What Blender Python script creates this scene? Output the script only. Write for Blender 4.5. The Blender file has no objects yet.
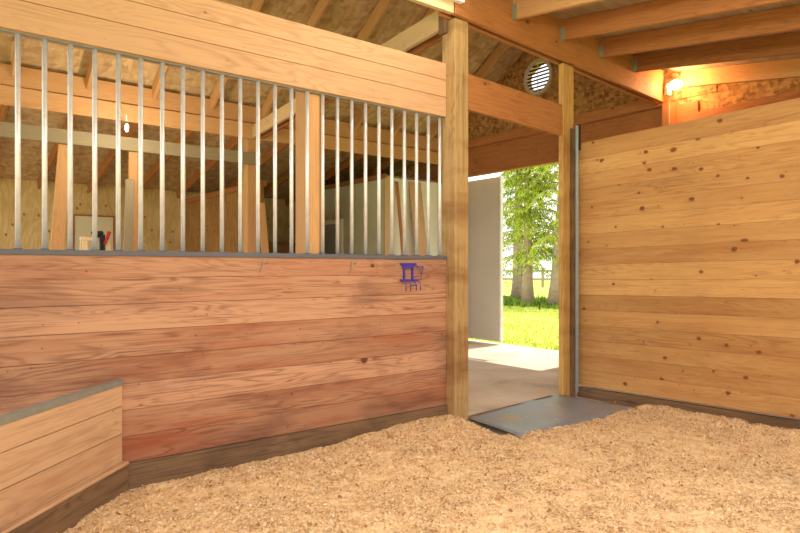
import bpy, math, random
import numpy as np
from mathutils import Vector, Matrix, noise
R = random.Random(7)
scene = bpy.context.scene
COL = scene.collection

# ------------------------------------------------------------------ materials
def newmat(name):
    m = bpy.data.materials.new(name); m.use_nodes = True
    nt = m.node_tree; nt.nodes.clear()
    return m, nt
class N:
    """tiny node helper"""
    def __init__(s, nt): s.nt = nt
    def n(s, typ, **kw):
        nd = s.nt.nodes.new(typ)
        for k, v in kw.items(): setattr(nd, k, v)
        return nd
    def l(s, a, b): s.nt.links.new(a, b)
    def math(s, op, a, b=None, c=None, clamp=False):
        nd = s.n('ShaderNodeMath', operation=op); nd.use_clamp = clamp
        for i, v in enumerate((a, b, c)):
            if v is None: continue
            if isinstance(v, (int, float)): nd.inputs[i].default_value = v
            else: s.l(v, nd.inputs[i])
        return nd.outputs[0]
    def mix(s, f, a, b, blend='MIX'):
        nd = s.n('ShaderNodeMix', data_type='RGBA', blend_type=blend)
        for i, v in ((0, f), (6, a), (7, b)):
            if isinstance(v, (int, float)): nd.inputs[i].default_value = v
            elif isinstance(v, tuple): nd.inputs[i].default_value = (*v[:3], 1)
            else: s.l(v, nd.inputs[i])
        return nd.outputs[2]
    def scale(s, vec, sc):
        nd = s.n('ShaderNodeMapping'); nd.inputs['Scale'].default_value = sc
        s.l(vec, nd.inputs['Vector']); return nd.outputs[0]
    def noise(s, vec, sc=1, det=4, dist=0.0, rough=.55):
        nd = s.n('ShaderNodeTexNoise'); s.l(vec, nd.inputs['Vector'])
        nd.inputs['Scale'].default_value = sc; nd.inputs['Detail'].default_value = det
        nd.inputs['Distortion'].default_value = dist; nd.inputs['Roughness'].default_value = rough
        return nd.outputs['Fac']
    def ramp(s, f, *stops):
        nd = s.n('ShaderNodeValToRGB'); s.l(f, nd.inputs[0])
        el = nd.color_ramp.elements
        while len(el) < len(stops): el.new(.5)
        for e, (p, c) in zip(el, stops):
            e.position = p; e.color = (*c, 1) if isinstance(c, tuple) else (c, c, c, 1)
        return nd.outputs[0]
    def out(s, col, rough=.7, metal=0.0, height=None, bump=.3, dist=.003, spec=.3, emis=None, es=0):
        b = s.n('ShaderNodeBsdfPrincipled')
        if isinstance(col, tuple): b.inputs['Base Color'].default_value = (*col, 1)
        else: s.l(col, b.inputs['Base Color'])
        if isinstance(rough, (int, float)): b.inputs['Roughness'].default_value = rough
        else: s.l(rough, b.inputs['Roughness'])
        b.inputs['Metallic'].default_value = metal
        b.inputs['Specular IOR Level'].default_value = spec
        if emis: b.inputs['Emission Color'].default_value = (*emis, 1); b.inputs['Emission Strength'].default_value = es
        if height is not None:
            bp = s.n('ShaderNodeBump'); bp.inputs['Strength'].default_value = bump; bp.inputs['Distance'].default_value = dist
            s.l(height, bp.inputs['Height']); s.l(bp.outputs[0], b.inputs['Normal'])
        o = s.n('ShaderNodeOutputMaterial'); s.l(b.outputs[0], o.inputs[0])
        return b

def wood(name, light, dark, red=None, knots=1.0, knotcol=(.10, .03, .012), kscale=3.0, ring=.45, fiber=.25,
         stain=None, stain_amt=0.0, rough=.65, tintamt=.35, spec=.25):
    m, nt = newmat(name); g = N(nt)
    uv = g.n('ShaderNodeUVMap', uv_map='UVMap').outputs[0]
    tint = g.n('ShaderNodeAttribute', attribute_name='tint').outputs['Fac']
    # knots
    vk = g.n('ShaderNodeTexVoronoi', feature='F1', voronoi_dimensions='2D'); wv = g.n('ShaderNodeTexNoise'); g.l(uv, wv.inputs['Vector']); wv.inputs['Scale'].default_value = 22; wv.inputs['Detail'].default_value = 3
    wa = g.n('ShaderNodeVectorMath', operation='MULTIPLY_ADD'); g.l(wv.outputs['Color'], wa.inputs[0]); wa.inputs[1].default_value = (.03, .018, 0); g.l(uv, wa.inputs[2])
    g.l(g.scale(wa.outputs[0], (kscale * .85, kscale * 1.1, 1)), vk.inputs['Vector'])
    vk.inputs['Scale'].default_value = 1
    d = vk.outputs['Distance']; sep = g.n('ShaderNodeSeparateColor'); g.l(vk.outputs['Color'], sep.inputs[0])
    rr = g.math('MULTIPLY_ADD', g.math('POWER', sep.outputs[0], 2.2), .088 * knots, -.012)
    kn = g.math('SUBTRACT', rr, d); kn = g.math('MULTIPLY', kn, 28, clamp=True)
    near = g.math('POWER', 2.718, g.math('MULTIPLY', d, -9))
    near = g.math('MULTIPLY', near, sep.outputs[0])
    # growth rings
    n1 = g.noise(g.scale(uv, (.6, 6.5, 1)), 1, 2.5, .3)
    ph = g.math('ADD', g.math('MULTIPLY', n1, 115), g.math('MULTIPLY', near, 9 * min(knots, 1)))
    rg = g.math('SINE', ph); rg = g.math('MULTIPLY_ADD', rg, .5, .5); rg = g.math('POWER', rg, 2.0)
    n3 = g.noise(g.scale(uv, (.8, 3, 1)), 1, 2)
    rg = g.math('MULTIPLY', rg, g.math('MULTIPLY_ADD', n3, 2.4, -.6, clamp=True))
    n2 = g.noise(g.scale(uv, (3, 120, 1)), 1, 3)
    n5 = g.noise(g.scale(uv, (1.6, 34, 1)), 1, 4, .2)
    vs_ = g.n('ShaderNodeTexVoronoi', feature='F1', voronoi_dimensions='2D'); g.l(g.scale(uv, (5.3, 6.7, 1)), vs_.inputs['Vector']); vs_.inputs['Scale'].default_value = 1
    sp_ = g.n('ShaderNodeSeparateColor'); g.l(vs_.outputs['Color'], sp_.inputs[0])
    speck = g.math('MULTIPLY', g.math('SUBTRACT', g.math('MULTIPLY_ADD', sp_.outputs[1], .09, -.035), vs_.outputs['Distance']), 30, clamp=True)
    fac = g.math('ADD', g.math('MULTIPLY', rg, ring), g.math('MULTIPLY', g.math('SUBTRACT', n2, .5), fiber * 2.2))
    fac = g.math('ADD', fac, g.math('MULTIPLY', g.math('SUBTRACT', n5, .5), fiber * 2.6))
    fac = g.math('ADD', fac, g.math('MULTIPLY', near, .35 * min(knots, 1)), clamp=True)
    c = g.mix(fac, light, dark)
    if red:
        n4 = g.noise(g.scale(uv, (1.2, 9, 1)), 1, 3)
        rf = g.math('MULTIPLY', g.math('SUBTRACT', n4, .42), 2.6, clamp=True)
        rf = g.math('MULTIPLY', rf, tint, clamp=True)
        c = g.mix(rf, c, red)
    # board to board brightness
    br = g.math('MULTIPLY_ADD', tint, -tintamt, 1 + tintamt * .45)
    cc = g.n('ShaderNodeCombineColor')
    for i, k in enumerate((.8, 1.0, 1.15)):
        g.l(g.math('POWER', br, k), cc.inputs[i])
    c = g.mix(1.0, c, cc.outputs[0], 'MULTIPLY')
    if stain:
        obj = g.n('ShaderNodeTexCoord').outputs['Object']
        s1 = g.noise(g.scale(obj, (1.3, 1.3, 3.2)), 1, 5, .4)
        sf = g.math('MULTIPLY', g.math('SUBTRACT', s1, .52), 5.0, clamp=True)
        c = g.mix(g.math('MULTIPLY', sf, stain_amt), c, stain)
    c = g.mix(g.math('MULTIPLY', speck, .65 * min(knots, 1)), c, knotcol)
    c = g.mix(g.math('MULTIPLY', kn, .85), c, knotcol)
    h = g.math('SUBTRACT', n2, g.math('MULTIPLY', kn, .4))
    g.out(c, rough, height=h, bump=.35, dist=.002, spec=spec)
    return m

def osb(name, light, dark, sc=11, ply=False):
    m, nt = newmat(name); g = N(nt)
    uv = g.n('ShaderNodeUVMap', uv_map='UVMap').outputs[0]
    if ply:
        n1 = g.noise(g.scale(uv, (2.6, .7, 1)), 1, 4, .6)
        rg = g.math('SINE', g.math('MULTIPLY', n1, 70)); rg = g.math('MULTIPLY_ADD', rg, .5, .5)
        n2 = g.noise(g.scale(uv, (60, 3, 1)), 1, 3)
        vk = g.n('ShaderNodeTexVoronoi', voronoi_dimensions='2D'); g.l(g.scale(uv, (3.2, 2.4, 1)), vk.inputs['Vector']); vk.inputs['Scale'].default_value = 1
        kn = g.math('MULTIPLY', g.math('SUBTRACT', .07, vk.outputs['Distance']), 30, clamp=True)
        f = g.math('ADD', g.math('MULTIPLY', rg, .35), g.math('MULTIPLY', n2, .4), clamp=True)
        c = g.mix(g.math('ADD', f, g.math('MULTIPLY', g.math('SUBTRACT', g.noise(uv, 1.4, 3), .5), 1.1), clamp=True), light, dark)
        c = g.mix(g.math('MULTIPLY', kn, .8), c, tuple(v * .35 for v in dark)); h = n2
    else:
        wob = g.n('ShaderNodeTexNoise'); g.l(uv, wob.inputs['Vector']); wob.inputs['Scale'].default_value = 3
        ad = g.n('ShaderNodeVectorMath', operation='MULTIPLY_ADD'); g.l(wob.outputs['Color'], ad.inputs[0])
        ad.inputs[1].default_value = (.07, .07, 0); g.l(uv, ad.inputs[2])
        v1 = g.n('ShaderNodeTexVoronoi', voronoi_dimensions='2D'); g.l(g.scale(ad.outputs[0], (sc, sc * 2.6, 1)), v1.inputs['Vector']); v1.inputs['Scale'].default_value = 1
        v2 = g.n('ShaderNodeTexVoronoi', voronoi_dimensions='2D'); g.l(g.scale(ad.outputs[0], (sc * 2.2, sc, 1)), v2.inputs['Vector']); v2.inputs['Scale'].default_value = 1
        f = g.math('ADD', g.math('MULTIPLY', v1.outputs['Color'], .55), g.math('MULTIPLY', v2.outputs['Color'], .45))
        f = g.math('MULTIPLY_ADD', g.math('SUBTRACT', f, .5), 1.5, .45, clamp=True)
        c = g.mix(f, light, dark); h = f
    g.out(c, .75, height=h, bump=.4, dist=.003, spec=.2)
    return m

def plain(name, col, rough=.6, metal=0, var=.12, nsc=8, spec=.3, emis=None, es=0):
    m, nt = newmat(name); g = N(nt)
    obj = g.n('ShaderNodeTexCoord').outputs['Object']
    f = g.noise(obj, nsc, 4)
    c = g.mix(f, tuple(v * (1 - var * 2) for v in col), tuple(min(1, v * (1 + var * 1.4)) for v in col))
    g.out(c, rough, metal, height=f, bump=.15, dist=.002, spec=spec, emis=emis, es=es)
    return m

M = {}
M['front'] = wood('pink_weathered_boards', (.54, .285, .165), (.165, .052, .026), red=(.40, .10, .042), knots=1.3, kscale=3.3, ring=.6, fiber=.5,
                  stain=(.13, .05, .04), stain_amt=.7, tintamt=.5)
M['upper'] = wood('pale_pine_boards', (.63, .375, .205), (.36, .17, .08), knots=.5, kscale=2.2, ring=.42, fiber=.28, tintamt=.15)
M['right'] = wood('golden_cedar_boards', (.60, .33, .118), (.30, .115, .032), red=(.42, .15, .042), knots=1.7, knotcol=(.17, .045, .018), kscale=5.0, ring=.42, fiber=.42,
                  stain=(.34, .17, .07), stain_amt=.40, tintamt=.50)
M['kick'] = wood('dirty_kick_board', (.22, .13, .068), (.06, .03, .016), knots=.5, ring=.5, fiber=.6, stain=(.05, .03, .02), stain_amt=.8, tintamt=.2)
M['post'] = wood('honey_post', (.60, .35, .11), (.26, .11, .03), knots=.45, kscale=2.2, ring=.5, fiber=.5, stain=(.30, .13, .035), stain_amt=.6, tintamt=.2)
M['oldpost'] = wood('weathered_post', (.48, .31, .135), (.20, .09, .032), knots=.4, ring=.5, fiber=.6, stain=(.22, .085, .027), stain_amt=.9, tintamt=.2)
M['beam'] = wood('orange_beam', (.46, .185, .06), (.20, .06, .016), knots=.8, kscale=2.3, ring=.45, fiber=.35, tintamt=.3)
M['rafter'] = wood('rafter_wood', (.58, .32, .13), (.32, .14, .045), knots=.7, kscale=2.6, ring=.3, fiber=.2, tintamt=.3)
M['palewood'] = wood('pale_beam', (.60, .42, .22), (.38, .22, .09), knots=.8, kscale=2.6, ring=.3, fiber=.2, tintamt=.25)
M['tanwood'] = wood('tan_stud', (.62, .34, .145), (.36, .16, .055), knots=.4, ring=.3, fiber=.2, tintamt=.2)
M['freshpine'] = wood('fresh_pine', (.92, .72, .42), (.75, .52, .25), knots=.2, ring=.15, fiber=.1, tintamt=.1)
M['greywood'] = wood('grey_rail', (.33, .27, .17), (.20, .15, .09), knots=.3, ring=.2, fiber=.2, tintamt=.15)
M['feeder'] = wood('feeder_boards', (.64, .41, .24), (.30, .145, .07), red=(.46, .22, .11), knots=.8, kscale=3.5, ring=.3, fiber=.5,
                   stain=(.33, .19, .11), stain_amt=.5, tintamt=.25)
M['osb'] = osb('osb_panel', (.58, .32, .11), (.20, .075, .022), 13)
M['osb_roof'] = osb('osb_roof', (.64, .46, .25), (.40, .24, .10), 9)
M['ply'] = osb('plywood_wall', (.82, .62, .29), (.52, .34, .12), ply=True)
M['plydark'] = osb('brown_plywood', (.44, .24, .075), (.22, .10, .03), ply=True)
M['plyceil'] = osb('grey_plywood', (.44, .35, .23), (.24, .16, .085), ply=True)
M['steel'] = plain('galvanized_steel', (.80, .79, .80), .38, .45, .10, 30)
M['rail'] = plain('painted_rail', (.13, .125, .15), .5, 0, .08, 20)
M['trimmetal'] = plain('dull_metal_trim', (.34, .35, .31), .55, .45, .12, 20)
M['track'] = plain('zinc_track', (.50, .55, .55), .4, .6, .08, 20)
M['hanger'] = plain('hanger_metal', (.26, .29, .20), .6, 0)
M['darkmetal'] = plain('dark_metal', (.05, .04, .035), .5, .5)
M['purple'] = plain('purple_paint', (.07, .035, .36), .35, 0, .1, spec=.5)
M['white'] = plain('white_plastic', (.8, .8, .76), .5)
M['cream'] = plain('cream_siding', (.88, .88, .74), .6, 0, .06, 3)
M['olive'] = plain('olive_siding', (.62, .62, .38), .6, 0, .08, 3)
M['greydoor'] = plain('grey_green_door', (.34, .38, .32), .55, 0, .06, 3)
M['slidedoor'] = plain('taupe_door', (.66, .615, .53), .6, 0, .05, 2)
M['black'] = plain('black_rubber', (.02, .02, .025), .5)
M['red'] = plain('red_plastic', (.55, .03, .03), .35)
M['hatch'] = plain('pale_hatch', (.80, .76, .52), .6, 0, .06, 3)
M['bark'] = plain('bark', (.46, .34, .27), .9, 0, .25, 9)
M['cord'] = plain('white_cord', (.8, .7, .55), .5)
M['vent'] = plain('vent_frame', (.62, .52, .36), .5, 0, .05)
M['ventslat'] = plain('vent_slat', (.72, .78, .72), .4, .3, .05)
M['tube'] = plain('lit_tube', (1, 1, .95), .4, emis=(1, .96, .86), es=22)
M['bulb'] = plain('lit_bulb', (1, 1, .95), .4, emis=(1, .72, .38), es=60)
M['smallbulb'] = plain('small_lit_bulb', (1, 1, 1), .4, emis=(.9, .95, 1), es=6)

m, nt = newmat('shavings'); g = N(nt)
ob = g.n('ShaderNodeTexCoord').outputs['Object']
a = g.noise(ob, 2.1, 5, .3); b_ = g.noise(ob, 70, 3, .2, .7); c_ = g.noise(ob, 16, 6, .4, .8)
tn = g.n('ShaderNodeAttribute', attribute_name='tint').outputs['Fac']
f = g.math('ADD', g.math('MULTIPLY', b_, .75), g.math('MULTIPLY', g.math('SUBTRACT', c_, .5), .75)); f = g.math('ADD', f, .17); f = g.math('ADD', f, g.math('MULTIPLY', g.math('SUBTRACT', tn, .5), .6))
c = g.ramp(f, (.28, (.36, .18, .08)), (.41, (.66, .40, .185)), (.54, (.88, .63, .35)), (.78, (.95, .78, .52)))
red = g.math('MULTIPLY', g.math('SUBTRACT', g.noise(ob, 7.5, 6, .5, .75), .56), 8, clamp=True)
c = g.mix(g.math('MULTIPLY', red, .6), c, (.47, .19, .085))
gry = g.math('MULTIPLY', g.math('SUBTRACT', a, .58), 5, clamp=True)
c = g.mix(g.math('MULTIPLY', gry, .28), c, (.36, .28, .17))
g.out(c, .85, height=f, bump=.4, dist=.004, spec=.15); M['shavings'] = m

m, nt = newmat('concrete'); g = N(nt)
ob = g.n('ShaderNodeTexCoord').outputs['Object']
a = g.noise(ob, 1.6, 6, .3); b_ = g.noise(ob, 40, 4)
c = g.ramp(g.math('ADD', g.math('MULTIPLY', a, .8), g.math('MULTIPLY', b_, .25)), (.3, (.42, .34, .24)), (.5, (.66, .56, .43)), (.75, (.80, .72, .60)))
g.out(c, .8, height=b_, bump=.3, dist=.003); M['concrete'] = m

m, nt = newmat('rubber_mat'); g = N(nt)
ob = g.n('ShaderNodeTexCoord').outputs['Object']
a = g.noise(ob, 3.0, 6, .5, .65); b_ = g.noise(ob, 60, 3)
c = g.mix(g.math('MULTIPLY', g.math('SUBTRACT', a, .55), 9, clamp=True), (.25, .27, .31), (.42, .31, .18))
g.out(c, g.math('MULTIPLY_ADD', a, .5, .12), height=b_, bump=.2, dist=.002, spec=.6); M['mat'] = m

m, nt = newmat('lawn'); g = N(nt)
ob = g.n('ShaderNodeTexCoord').outputs['Object']
a = g.noise(ob, .6, 4); b_ = g.noise(ob, 30, 3)
c = g.ramp(g.math('ADD', g.math('MULTIPLY', a, .6), g.math('MULTIPLY', b_, .4)), (.3, (.30, .40, .05)), (.55, (.52, .60, .11)), (.75, (.70, .70, .24)))
g.out(c, .9, height=b_, bump=.6, dist=.02, spec=.1); M['lawn'] = m

m, nt = newmat('needles'); g = N(nt)
tn = g.n('ShaderNodeAttribute', attribute_name='tint').outputs['Fac']
c = g.ramp(tn, (.0, (.045, .10, .02)), (.45, (.26, .38, .045)), (1, (.66, .72, .10)))
bs = g.out(c, .7, spec=.2)
tr = g.n('ShaderNodeBsdfTranslucent'); g.l(c, tr.inputs[0]); mx = g.n('ShaderNodeMixShader'); mx.inputs[0].default_value = .4
g.l(bs.outputs[0], mx.inputs[1]); g.l(tr.outputs[0], mx.inputs[2])
o = [n for n in nt.nodes if n.type == 'OUTPUT_MATERIAL'][0]; g.l(mx.outputs[0], o.inputs[0]); M['needles'] = m

m, nt = newmat('jar_glass'); g = N(nt)
gl = g.n('ShaderNodeBsdfGlass'); gl.inputs['Roughness'].default_value = .1; gl.inputs['IOR'].default_value = 1.2
gl.inputs['Color'].default_value = (1, .95, .85, 1)
o = g.n('ShaderNodeOutputMaterial'); g.l(gl.outputs[0], o.inputs[0]); M['glass'] = m

# ------------------------------------------------------------------ mesh builder
class MB:
    def __init__(s): s.v = []; s.f = []; s.uv = []; s.t = []
    def face(s, pts, uvs, tint=.5):
        i = len(s.v); s.v += [tuple(p) for p in pts]; s.f.append(tuple(range(i, i + len(pts)))); s.uv += uvs; s.t.append(tint)
    def board(s, o, dl, dw, L, W, T, dt=None, tint=None):
        """box from corner o; dl = unit along the grain, dw = unit across; thickness T along dt (or dl x dw)"""
        o = Vector(o); dl = Vector(dl).normalized(); dw = Vector(dw).normalized()
        dt = Vector(dt).normalized() if dt is not None else dl.cross(dw).normalized()
        if dl.cross(dw).dot(dt) < 0: flip = True
        else: flip = False
        tint = R.random() if tint is None else tint
        ou, ov = R.random() * 60, R.random() * 60
        P = [o + dl * (L * a) + dw * (W * b) + dt * (T * c) for c in (0, 1) for b in (0, 1) for a in (0, 1)]
        base = len(s.v); s.v += [tuple(p) for p in P]
        # index = c*4+b*2+a
        F = [((0, 2, 3, 1), 'lw0'), ((4, 5, 7, 6), 'lw1'), ((0, 1, 5, 4), 'lt0'), ((2, 6, 7, 3), 'lt1'), ((0, 4, 6, 2), 'e0'), ((1, 3, 7, 5), 'e1')]
        for idx, k in F:
            if flip: idx = idx[::-1]
            s.f.append(tuple(base + i for i in idx)); s.t.append(tint)
            for i in idx:
                a, b, c = i & 1, (i >> 1) & 1, i >> 2
                if k[:2] == 'lw': uv = (a * L + ou, b * W + ov + (c * (W + T)))
                elif k[:2] == 'lt': uv = (a * L + ou, c * T + ov + W * b + (7 if b else 3))
                else: uv = (c * T * .3 + ou + 9, b * W + ov)
                s.uv.append(uv)
    def box(s, x0, x1, y0, y1, z0, z1, axis=None, tint=None):
        d = {'x': x1 - x0, 'y': y1 - y0, 'z': z1 - z0}
        if axis is None: axis = max(d, key=d.get)
        o = (x0, y0, z0); ax = {'x': Vector((1, 0, 0)), 'y': Vector((0, 1, 0)), 'z': Vector((0, 0, 1))}
        rest = sorted([k for k in 'xyz' if k != axis], key=lambda k: -d[k])
        s.board(o, ax[axis], ax[rest[0]], d[axis], d[rest[0]], d[rest[1]], dt=ax[rest[1]], tint=tint)
    def tube(s, pts, rad, n=10, tint=.5, cap=True):
        pts = [Vector(p) for p in pts]; rad = rad if isinstance(rad, (list, tuple)) else [rad] * len(pts)
        rings = []; up = Vector((0, 0, 1)); L = 0
        for i, p in enumerate(pts):
            t = (pts[min(i + 1, len(pts) - 1)] - pts[max(i - 1, 0)]).normalized()
            if i: L += (p - pts[i - 1]).length
            a = t.cross(up)
            if a.length < .05: a = t.cross(Vector((1, 0, 0)))
            a.normalize(); b = t.cross(a).normalized(); base = len(s.v)
            for k in range(n):
                th = 2 * math.pi * k / n
                s.v.append(tuple(p + (a * math.cos(th) + b * math.sin(th)) * rad[i]))
            rings.append((base, L))
        for i in range(len(rings) - 1):
            (b0, l0), (b1, l1) = rings[i], rings[i + 1]
            for k in range(n):
                q = (k + 1) % n
                s.f.append((b0 + k, b1 + k, b1 + q, b0 + q)); s.t.append(tint)
                c = 2 * math.pi * rad[0] / n
                s.uv += [(l0, k * c), (l1, k * c), (l1, (k + 1) * c), (l0, (k + 1) * c)]
        if cap:
            s.f.append(tuple(rings[0][0] + k for k in range(n))); s.t.append(tint); s.uv += [(0, 0)] * n
            s.f.append(tuple(rings[-1][0] + k for k in reversed(range(n)))); s.t.append(tint); s.uv += [(0, 0)] * n
    def prism(s, poly, axis, a0, a1, tint=.5):
        """poly: 2-D outline; axis 'x' -> (y,z), 'y' -> (x,z), 'z' -> (x,y)"""
        def P(p, a): return {'x': (a, p[0], p[1]), 'y': (p[0], a, p[1]), 'z': (p[0], p[1], a)}[axis]
        n = len(poly); base = len(s.v)
        s.v += [P(p, a0) for p in poly] + [P(p, a1) for p in poly]
        s.f.append(tuple(base + i for i in range(n))[::-1]); s.uv += [tuple(p) for p in poly][::-1]; s.t.append(tint)
        s.f.append(tuple(base + n + i for i in range(n))); s.uv += [tuple(p) for p in poly]; s.t.append(tint)
        for i in range(n):
            j = (i + 1) % n; e = (Vector(poly[j]) - Vector(poly[i])).length
            s.f.append((base + i, base + j, base + n + j, base + n + i)); s.t.append(tint)
            s.uv += [(0, 0), (e, 0), (e, abs(a1 - a0)), (0, abs(a1 - a0))]
    def build(s, name, mat, parent=None, bevel=0, smooth=False, loc=None):
        me = bpy.data.meshes.new(name)
        v = s.v
        if loc is not None: v = [(p[0] - loc[0], p[1] - loc[1], p[2] - loc[2]) for p in v]
        me.from_pydata(v, [], s.f); me.validate(clean_customdata=False)
        ul = me.uv_layers.new(name='UVMap'); ul.data.foreach_set('uv', [c for u in s.uv for c in u])
        at = me.attributes.new('tint', 'FLOAT', 'FACE'); at.data.foreach_set('value', s.t)
        me.materials.append(mat); o = bpy.data.objects.new(name, me); COL.objects.link(o)
        if smooth: me.polygons.foreach_set('use_smooth', [True] * len(me.polygons))
        if loc is not None: o.location = loc
        if parent: o.parent = parent
        if bevel:
            b = o.modifiers.new('bevel', 'BEVEL'); b.width = bevel; b.segments = 2; b.limit_method = 'ANGLE'; b.angle_limit = .6
        return o
def tag(o, label=None, cat=None, group=None, kind=None):
    if label: o['label'] = label
    if cat: o['category'] = cat
    if group: o['group'] = group
    if kind: o['kind'] = kind
    return o
def empty(name, loc=(0, 0, 0), rz=0):
    o = bpy.data.objects.new(name, None); COL.objects.link(o); o.location = loc; o.rotation_euler.z = rz; o.empty_display_size = .1
    return o

# ------------------------------------------------------------------ setting
# metres; X runs along the stall front, Y across the aisle, camera stands at the origin
def door_y(x): return 3.62 + .095 * (x - 3.40)       # the door side of the stall bends back a little
DV = Vector((1, .095, 0)).normalized(); DN = Vector((-.095, 1, 0)).normalized()
GX = 7.35                                            # gable wall
RIDGE_Y, RIDGE_Z = 5.85, 4.80
NEAR = (3.85, 3.66); FAR = (8.0, 3.47)               # plates (y, z of roof underside)

# ground and floors
b = MB(); b.prism([(-30, -30), (60, -30), (60, 60), (-30, 60)], 'z', -.30, -.06)
tag(b.build('ground', M['lawn']), kind='structure')
b = MB(); b.prism([(-8, 3.70), (3.6, 3.70), (GX + .35, 4.05), (GX + .35, 12), (-8, 12)], 'z', -.08, 0)
tag(b.build('floor', M['concrete']), kind='structure')
b = MB(); b.prism([(-5, -3), (7.4, -3), (7.4, 4.045), (3.6, 3.695), (-5, 3.695)], 'z', -.09, -.03)
tag(b.build('floor', M['concrete']), kind='structure')

# stall front: lower boards
b = MB()
tints = [.55, .45, .2, .65, .75, .15, .75, .98]
tints = tints[::-1]
for i in range(8):
    b.board((-1.6, 3.72, .147 + .15 * i), (1, 0, 0), (0, 0, 1), 5.0, .1482, .045, dt=(0, 1, 0), tint=tints[i])
tag(b.build('wall_left', M['front'], bevel=.0018), kind='structure')
b = MB(); b.board((-1.6, 3.703, -.05), (1, 0, 0), (0, 0, 1), 5.0, .195, .06, dt=(0, 1, 0), tint=.4)
tag(b.build('baseboard_left', M['kick'], bevel=.004), kind='structure')
# upper boards over the grille
b = MB()
for (z0, z1, t) in ((2.472, 2.626, .55), (2.629, 2.765, .35), (2.768, 2.903, .2)):
    b.board((-1.6, 3.72, z0), (1, 0, 0), (0, 0, 1), 5.0, z1 - z0, .04, dt=(0, 1, 0), tint=t)
b.board((-1.6, 3.80, 2.47), (1, 0, 0), (0, 0, 1), 5.0, .10, .03, dt=(0, 1, 0), tint=.7)
tag(b.build('wall_left', M['upper'], bevel=.003), kind='structure')

# right partition boards, rising slightly towards the camera
TL = .018
b = MB(); dy = Vector((0, -1, TL)).normalized()
rt = [.45, .75, .6, .85, .55, .95, .2, .3, .75, .6, .35, .5, .62, .45, .12, .62]
z = .09; k = 0
while z < 2.45:
    w = .148 if z < 2.2 else (.152 if z < 2.3 else .165)
    if z > 2.36: w = 2.52 - z
    b.board((5.23, 3.775, z), dy, (0, 0, 1), 4.7, w, .045, dt=(1, 0, 0), tint=rt[k % 16]); z += w + .001; k += 1
tag(b.build('wall_right', M['right'], bevel=.0014), kind='structure')
b = MB(); b.board((5.213, 3.775, -.05), dy, (0, 0, 1), 4.7, .118, .06, dt=(1, 0, 0), tint=.6)
tag(b.build('baseboard_right', M['kick'], bevel=.004), kind='structure')

# gable wall with the exit opening and OSB above
b = MB()
for poly in ([(-.4, -.05), (5.0, -.05), (5.0, 3.62), (3.86, 3.62), (-.4, 3.01)],
             [(5.0, 2.78), (7.75, 2.78), (7.75, 3.50), (5.0, 3.60)],
             [(7.75, -.05), (11.5, -.05), (11.5, 2.6), (8.0, 3.45), (7.75, 3.5)]):
    b.prism(poly, 'x', GX, GX + .06)
tag(b.build('wall_back', M['osb']), kind='structure')
b = MB(); b.prism([(3.4, 3.3), (8.3, 3.3), (8.0, 3.52), (RIDGE_Y, RIDGE_Z + .05), (3.85, 3.68), (3.4, 3.5)], 'x', GX - .012, GX + .07)
gab = tag(b.build('wall_back', M['osb']), kind='structure')
b = MB(); b.prism([(5.98 + .22 * math.cos(2 * math.pi * k / 40), 4.08 + .22 * math.sin(2 * math.pi * k / 40)) for k in range(40)], 'x', GX - .3, GX + .3)
cut = b.build('cut', M['osb']); bm_ = gab.modifiers.new('hole', 'BOOLEAN'); bm_.object = cut; bm_.operation = 'DIFFERENCE'; bm_.solver = 'EXACT'
dg = bpy.context.evaluated_depsgraph_get(); nm = bpy.data.meshes.new_from_object(gab.evaluated_get(dg)); gab.modifiers.clear(); gab.data = nm
bpy.data.objects.remove(cut, do_unlink=True)
# boards on the gable wall
b = MB(); b.board((GX - .045, 3.6, 2.78), (0, 1, 0), (0, 0, 1), 5.2, .45, .04, dt=(1, 0, 0), tint=.8)
tag(b.build('door_lintel', M['beam'], bevel=.004), 'wide brown lintel board above the barn exit opening', 'lintel')
b = MB(); b.board((GX - .14, 3.98, 3.232), (0, 1, 0), (0, 0, 1), 3.9, .13, .12, dt=(1, 0, 0), tint=.5)
tag(b.build('track_board', M['beam'], bevel=.004), 'protruding board on the far gable wall above the wide exit lintel', 'board')
b = MB(); b.board((GX - .05, 3.80, 2.90), Vector((0, -1, .02)), (0, 0, 1), 2.9, .19, .045, dt=(1, 0, 0), tint=.6)
tag(b.build('wall_girt', M['beam'], bevel=.004), 'reddish horizontal board on the lamp-lit wall behind the right partition', 'board')
for (ya, yb) in ((4.91, 5.0), (7.75, 7.84)):
    pass
b = MB(); b.box(GX - .03, GX + .07, 4.93, 5.02, 0, 2.78, 'z'); b.box(GX - .03, GX + .07, 7.73, 7.8, 0, 2.78, 'z')
tag(b.build('trim_1', M['post'], bevel=.003), kind='structure')

# roofs
def slab(mb, y0, z0, y1, z1, x0, x1, t=.03):
    d = Vector((0, y1 - y0, z1 - z0)); L = d.length
    mb.board((x0, y0, z0), d, (1, 0, 0), L, x1 - x0, t, dt=Vector((0, -d.z, d.y)) * (1 if d.y > 0 else -1), tint=.5)
RX0, RX1 = -1.7, 7.9
SL = .142
def leanto(y): return 3.635 - SL * (3.85 - y)
b = MB(); slab(b, 3.87, leanto(3.87), -.3, leanto(-.3), RX0, RX1)
ceil_near = tag(b.build('ceiling', M['plyceil']), kind='structure')
b = MB(); slab(b, NEAR[0] - .1, NEAR[1] - .02, RIDGE_Y, RIDGE_Z, -.7, RX1)
ceil_a = tag(b.build('ceiling', M['osb_roof']), kind='structure')
b = MB(); slab(b, FAR[0] + .1, FAR[1] - .02, RIDGE_Y, RIDGE_Z, -.7, RX1)
ceil_b = tag(b.build('ceiling', M['osb_roof']), kind='structure')
b = MB(); slab(b, 8.02, 3.44, 11.7, 2.62, -.7, RX1)
ceil_c = tag(b.build('ceiling', M['osb_roof']), kind='structure')
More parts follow.
